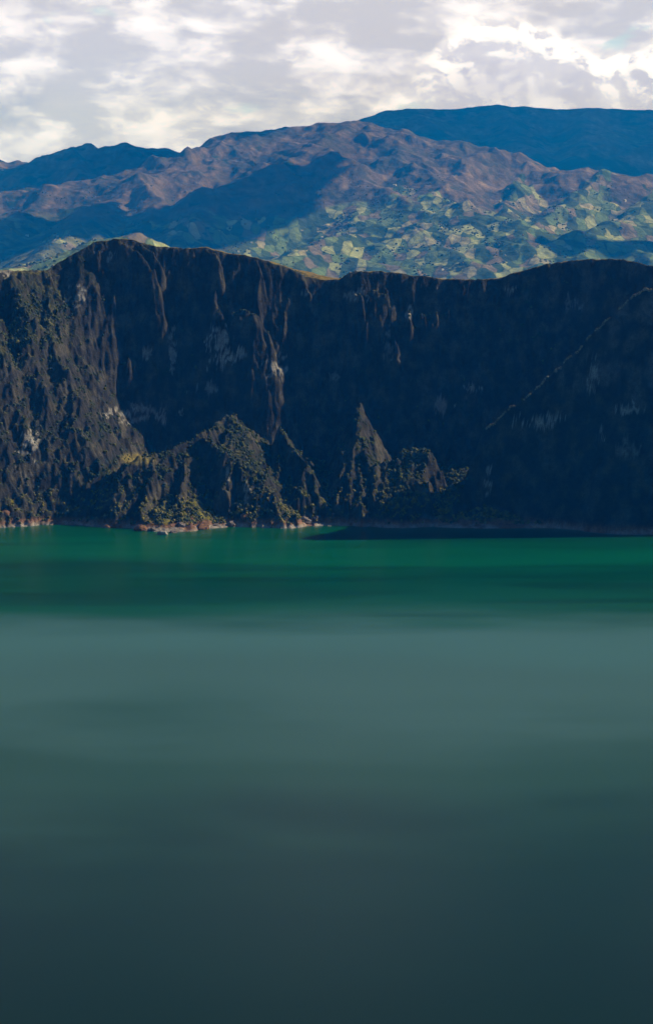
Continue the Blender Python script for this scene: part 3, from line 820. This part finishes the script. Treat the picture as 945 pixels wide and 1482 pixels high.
link('scrub', me, kind='stuff', label='low dark green scrub covering the crater spurs and shore', category='scrub')

# woods and hedges on the far hillsides
n = 26000
fu = RNG.uniform(-0.25, 0.25, n)
fy = RNG.uniform(5400, 9900, n) * K
fx = fu * fy
fh = grid_sample(us, yv, FH, fu, fy)
ff = grid_sample(us, yv, field, fu, fy)
dd = fbm(fx / 260, fy / 420, 4, 411)
ok = (RNG.random(n) < sstep(0.02, 0.35, dd) * (0.25 + 0.75 * ff)) & (fh < 1200)
fx, fy, fh = fx[ok][:9000], fy[ok][:9000], fh[ok][:9000]
rad = RNG.uniform(5, 12, len(fx))
me = clump_cloud(fx, fy, fh + rad * 0.2, rad, rad * 0.75, 'woodland', scrub_mat, 9)
link('woodland', me, kind='stuff', label='scattered dark woods and hedges on the far hillsides', category='woodland')

# ------------------------------------------------------------------ boulders along the shore
boulder_mats = []
for nm, ca_, cb_ in (('rust_boulder', (0.12, 0.06, 0.04), (0.30, 0.16, 0.09)), ('grey_boulder', (0.10, 0.085, 0.085), (0.24, 0.20, 0.20)), ('pale_boulder', (0.26, 0.24, 0.23), (0.5, 0.46, 0.44))):
    bmt, t = new_mat(nm)
    pos = t.n('ShaderNodeNewGeometry').outputs['Position']
    nz = t.noise(pos, 0.35, 6.0, 0.65)
    finish(t, t.ramp(nz, [(0.35, ca_), (0.65, cb_)]), 0.9, nz, 0.8, 0.8, 0.2)
    boulder_mats.append(bmt)


def boulder_mesh(seed, mat):
    rg = random.Random(seed)
    bm = bmesh.new()
    bmesh.ops.create_icosphere(bm, subdivisions=3, radius=1.0)
    cuts = [(Vector((rg.gauss(0, 1), rg.gauss(0, 1), rg.gauss(0, 1) * 0.8 + .2)).normalized(), rg.uniform(0.55, 0.9)) for _ in range(11)]
    for v in bm.verts:
        c = v.co.copy()
        for nrm, off in cuts:
            dd_ = c.dot(nrm) - off
            if dd_ > 0:
                c -= nrm * dd_ * 0.92
        c *= 1 + 0.05 * rg.gauss(0, 1)
        v.co = c
    me = bpy.data.meshes.new('boulder')
    bm.to_mesh(me)
    bm.free()
    me.materials.append(mat)
    return me


bmeshes = [[boulder_mesh(10 + 7 * k + s, m) for s in range(3)] for k, m in enumerate(boulder_mats)]
blist = [  # px, py at its foot, size in metres, kind, label
    (203, 768, 10, 0, 'big rust brown boulder at the left tip of the jutting shore'),
    (188, 760, 5.5, 0, 'rust boulder tucked in at the very left tip of the jutting shore'),
    (221, 769, 6, 1, 'grey boulder right beside the big rust one on the jutting shore'),
    (236, 774, 6.5, 2, 'pale boulder lying lowest in the water off the jutting shore'),
    (252, 771, 5, 1, 'grey boulder just right of the pale one off the jutting shore'),
    (262, 767, 8, 1, 'large grey boulder in the middle of the jutting shore'),
    (278, 764, 7, 0, 'brown boulder right of the middle of the jutting shore'),
    (293, 766, 9, 0, 'big orange boulder at the right tip of the jutting shore'),
    (312, 763, 5, 1, 'grey boulder in the small bay right of the jutting shore'),
    (336, 762, 7, 1, 'low grey boulder at the water below the roof-shaped spur'),
    (356, 761, 8, 0, 'wide rust red boulder at the water below the roof-shaped spur'),
    (373, 761, 6, 0, 'rust red boulder right of the widest one on the middle shore'),
    (398, 760, 8, 0, 'orange boulder under the yellow bushes of the middle shore'),
    (413, 759, 6, 0, 'smaller orange boulder next to the one under the yellow bushes'),
    (440, 760, 9, 1, 'big purple grey boulder at the water below the sharp fin'),
    (458, 759, 7, 1, 'purple grey boulder at the right edge of the sharp fin'),
    (486, 759, 6, 1, 'grey boulder at the water left of the pinnacle'),
    (520, 758, 6, 1, 'grey boulder at the water under the slender pinnacle'),
    (556, 758, 7, 1, 'grey boulder between the pinnacle and the square block'),
    (590, 758, 7, 0, 'brown boulder at the water under the square block'),
    (614, 757, 7, 2, 'pale boulder at the right foot of the square block'),
    (10, 761, 9, 0, 'reddish boulder at the left edge of the lake shore'),
    (30, 759, 6, 2, 'pale boulder next to the reddish one at the left lake edge'),
    (52, 757, 8, 1, 'layered grey boulder at the water under the left buttress'),
    (68, 756, 5, 2, 'pale boulder in the middle of the left shore'),
    (90, 756, 6, 1, 'grey boulder on the right half of the left shore'),
    (113, 756, 7, 2, 'white boulder ending the left shore beside the dark bay'),
]
for i, (px, py, sz, k, lab) in enumerate(blist):
    r = ray(px, py)
    q = np.array([0, 0, CAM_Z]) + r * (CAM_Z / -r[2])
    # slide to the shoreline
    hz = float(grid_sample(xs, ys, GH, np.array([q[0]]), np.array([q[1] + sz * 0.4]))[0])
    o = link('boulder', bmeshes[k][i % 3], loc=(q[0], q[1] + sz * 0.3, max(hz * 0.5, 0) + sz * 0.12), label=lab, category='boulder', group='boulders along the lake shore')
    o.rotation_euler = (0, 0, random.uniform(0, 6.28))
    sz *= 1.35
    o.scale = (sz * random.uniform(0.8, 1.15), sz * random.uniform(0.6, 0.9), sz * random.uniform(0.5, 0.75))

# ------------------------------------------------------------------ farmhouses
white_wall, t = new_mat('whitewashed_wall')
pos = t.n('ShaderNodeNewGeometry').outputs['Position']
finish(t, t.mix(t.noise(pos, 0.5, 4.0), (0.7, 0.68, 0.64), (0.82, 0.8, 0.78)), 0.85)
tin, t = new_mat('tin_roof')
pos = t.n('ShaderNodeNewGeometry').outputs['Position']
finish(t, t.mix(t.noise(pos, 0.5, 4.0), (0.55, 0.54, 0.54), (0.75, 0.74, 0.74)), 0.5)
wood_m, t = new_mat('dark_door')
finish(t, t.n('ShaderNodeRGB').outputs[0], 0.7)
t.t.nodes['RGB'].outputs[0].default_value = (0.05, 0.035, 0.03, 1)


def box_mesh(name, x0, x1, y0, y1, z0, z1, mat):
    bm = bmesh.new()
    v = [bm.verts.new(c) for c in ((x0, y0, z0), (x1, y0, z0), (x1, y1, z0), (x0, y1, z0), (x0, y0, z1), (x1, y0, z1), (x1, y1, z1), (x0, y1, z1))]
    for f in ((0, 3, 2, 1), (4, 5, 6, 7), (0, 1, 5, 4), (1, 2, 6, 5), (2, 3, 7, 6), (3, 0, 4, 7)):
        bm.faces.new([v[k] for k in f])
    me = bpy.data.meshes.new(name)
    bm.to_mesh(me)
    bm.free()
    me.materials.append(mat)
    return me


def gable_mesh(name, lx, ly, z0, rise, thick, mat):
    bm = bmesh.new()
    pr = [(-ly, z0), (0, z0 + rise), (ly, z0), (ly, z0 - thick), (0, z0 + rise - thick), (-ly, z0 - thick)]
    a = [bm.verts.new((-lx, y, z)) for y, z in pr]
    b = [bm.verts.new((lx, y, z)) for y, z in pr]
    for i in range(6):
        j = (i + 1) % 6
        bm.faces.new((a[i], a[j], b[j], b[i]))
    bm.faces.new((a[0], a[5], a[4], a[1]))
    bm.faces.new((a[1], a[4], a[3], a[2]))
    bm.faces.new((b[0], b[1], b[4], b[5]))
    bm.faces.new((b[1], b[2], b[3], b[4]))
    me = bpy.data.meshes.new(name)
    bm.to_mesh(me)
    bm.free()
    me.materials.append(mat)
    return me


H_WALL = box_mesh('wall', -7, 7, -4.5, 4.5, -3, 5, white_wall)
H_ROOF = gable_mesh('roof', 7.6, 5.4, 5.0, 3.0, 0.4, tin)
H_DOOR = box_mesh('door', -0.8, 0.8, -4.56, -4.4, 0, 2.4, wood_m)
H_WIN = box_mesh('window', -0.8, 0.8, -4.55, -4.4, 1.6, 3.2, wood_m)


def far_point(px, py):
    r = ray(px, py)
    tt = np.linspace(5200 * K, 12800 * K, 8000) / r[1]
    X, Y_, Z = r[0] * tt, r[1] * tt, CAM_Z + r[2] * tt
    h = grid_sample(us, yv, FH, X / Y_, Y_)
    k = np.argmax(Z < h)
    return X[k], Y_[k], h[k]


houses = [(40, 342, 1.3, 'white farmhouse on the slope above the left crater rim'), (84, 343, 1.0, 'white farmhouse in dark trees right of the left slope farm'),
          (5, 247, 1.2, 'white house high at the far left edge of the mountains'), (466, 344, 1.0, 'white farmhouse at the head of the middle field ridge'),
          (437, 335, 1.1, 'white house in the shadowed hollow left of the field ridge'), (364, 352, 0.9, 'white house among small fields left of the middle ridge'),
          (345, 365, 0.9, 'white house lowest among the fields left of the middle ridge'), (571, 269, 1.4, 'white building beside the pale field under the summit'),
          (904, 291, 1.2, 'white house among the right-hand fields'), (852, 304, 0.9, 'white cottage left of the right-hand field house'), (640, 391, 0.9, 'white farmhouse low on the slope just above the crater rim'),
          (762, 300, 0.8, 'white cottage at the head of the shadowed ravine'), (660, 255, 0.9, 'white cottage on the slope below the purple shoulder')]
for i, (px, py, s_, lab) in enumerate(houses):
    x, y, z = far_point(px, py)
    o = link('farmhouse', None, loc=(x, y, z + 0.5), label=lab, category='house', group='white farmhouses on the far slopes')
    o.scale = (s_ * 1.4, s_ * 1.4, s_ * 1.3)
    o.rotation_euler = (0, 0, random.uniform(-0.5, 0.9))
    link('wall', H_WALL, o)
    link('roof', H_ROOF, o)
    link('door', H_DOOR, o)
    for wx_ in (-4, 4):
        link('window', H_WIN, o, loc=(wx_, 0, 0))

# ------------------------------------------------------------------ clouds drifting over the mountains (they shade the slopes)
cloud_mat, t = new_mat('cloud')
finish(t, t.n('ShaderNodeRGB').outputs[0], 1.0, spec=0.0)
t.t.nodes['RGB'].outputs[0].default_value = (0.85, 0.85, 0.86, 1)


def cloud(tx, ty, tz, z, rx, ry, seed, lab):
    k = (z - tz) / SUN[2]
    bm = bmesh.new()
    bmesh.ops.create_icosphere(bm, subdivisions=6, radius=1.0)
    v = np.array([q.co[:] for q in bm.verts])
    fcs = np.array([[q.index for q in f.verts] for f in bm.faces])
    bm.free()
    nn = fbm(v[:, 0] * 1.5 + seed * 9.1, v[:, 1] * 1.5 + v[:, 2] * 0.7, 5, seed)
    bb = np.abs(fbm(v[:, 0] * 4 + v[:, 2] * 3, v[:, 1] * 4 - v[:, 2] * 3, 4, seed + 50))
    v = v * (1 + 0.75 * nn + 0.45 * bb)[:, None]
    v[:, 2] = np.where(v[:, 2] < 0, v[:, 2] * 0.25, v[:, 2])
    v = v * np.array([rx, ry, 0.32 * min(rx, ry)])
    me = mesh_np('cloud', v, fcs, cloud_mat)
    link('cloud', me, loc=(tx + k * SUN[0], ty + k * SUN[1], z), kind='structure', label=lab, category='cloud')


HAZE_TOP = 3000.0
cloud(-470 * K, 9100 * K, 810, 4100, 330 * K, 620 * K, 1, 'white cumulus drifting over the rounded mountain')
cloud(1300 * K, 15000 * K, 1200, 6200, 2500 * K, 1900 * K, 2, 'wide white cumulus drifting over the hazy right mountain')
cloud(-1250 * K, 11700 * K, 1200, 4500, 700 * K, 800 * K, 3, 'white cumulus drifting over the left peaks')

for (px, py, dk, z_, rx, ry, sd, lab) in ((70, 335, 9000, 4100, 330, 330, 4, 'small white cumulus shading the left-hand fields'), (850, 358, 8200, 3900, 300, 200, 5, 'white cumulus shading the folded hillside at the right')):
    q = at(px, py, dk * K)
    cloud(q[0], q[1], q[2], z_, rx * K, ry * K, sd, lab)

# ------------------------------------------------------------------ haze
hz_mat, t = new_mat('haze')
pv = t.n('ShaderNodeVolumePrincipled', None, Color=HAZE_COLOR, Density=HAZE_DENSITY)
pv.inputs['Absorption Color'].default_value = (1, 1, 1, 1)
t.n('ShaderNodeOutputMaterial', None, Volume=pv.outputs[0])
hz = link('haze', box_mesh('haze', -16500, 16500, -3500, 31500, -121.0, HAZE_TOP, hz_mat), kind='stuff', label='blue mountain haze filling the air', category='haze')
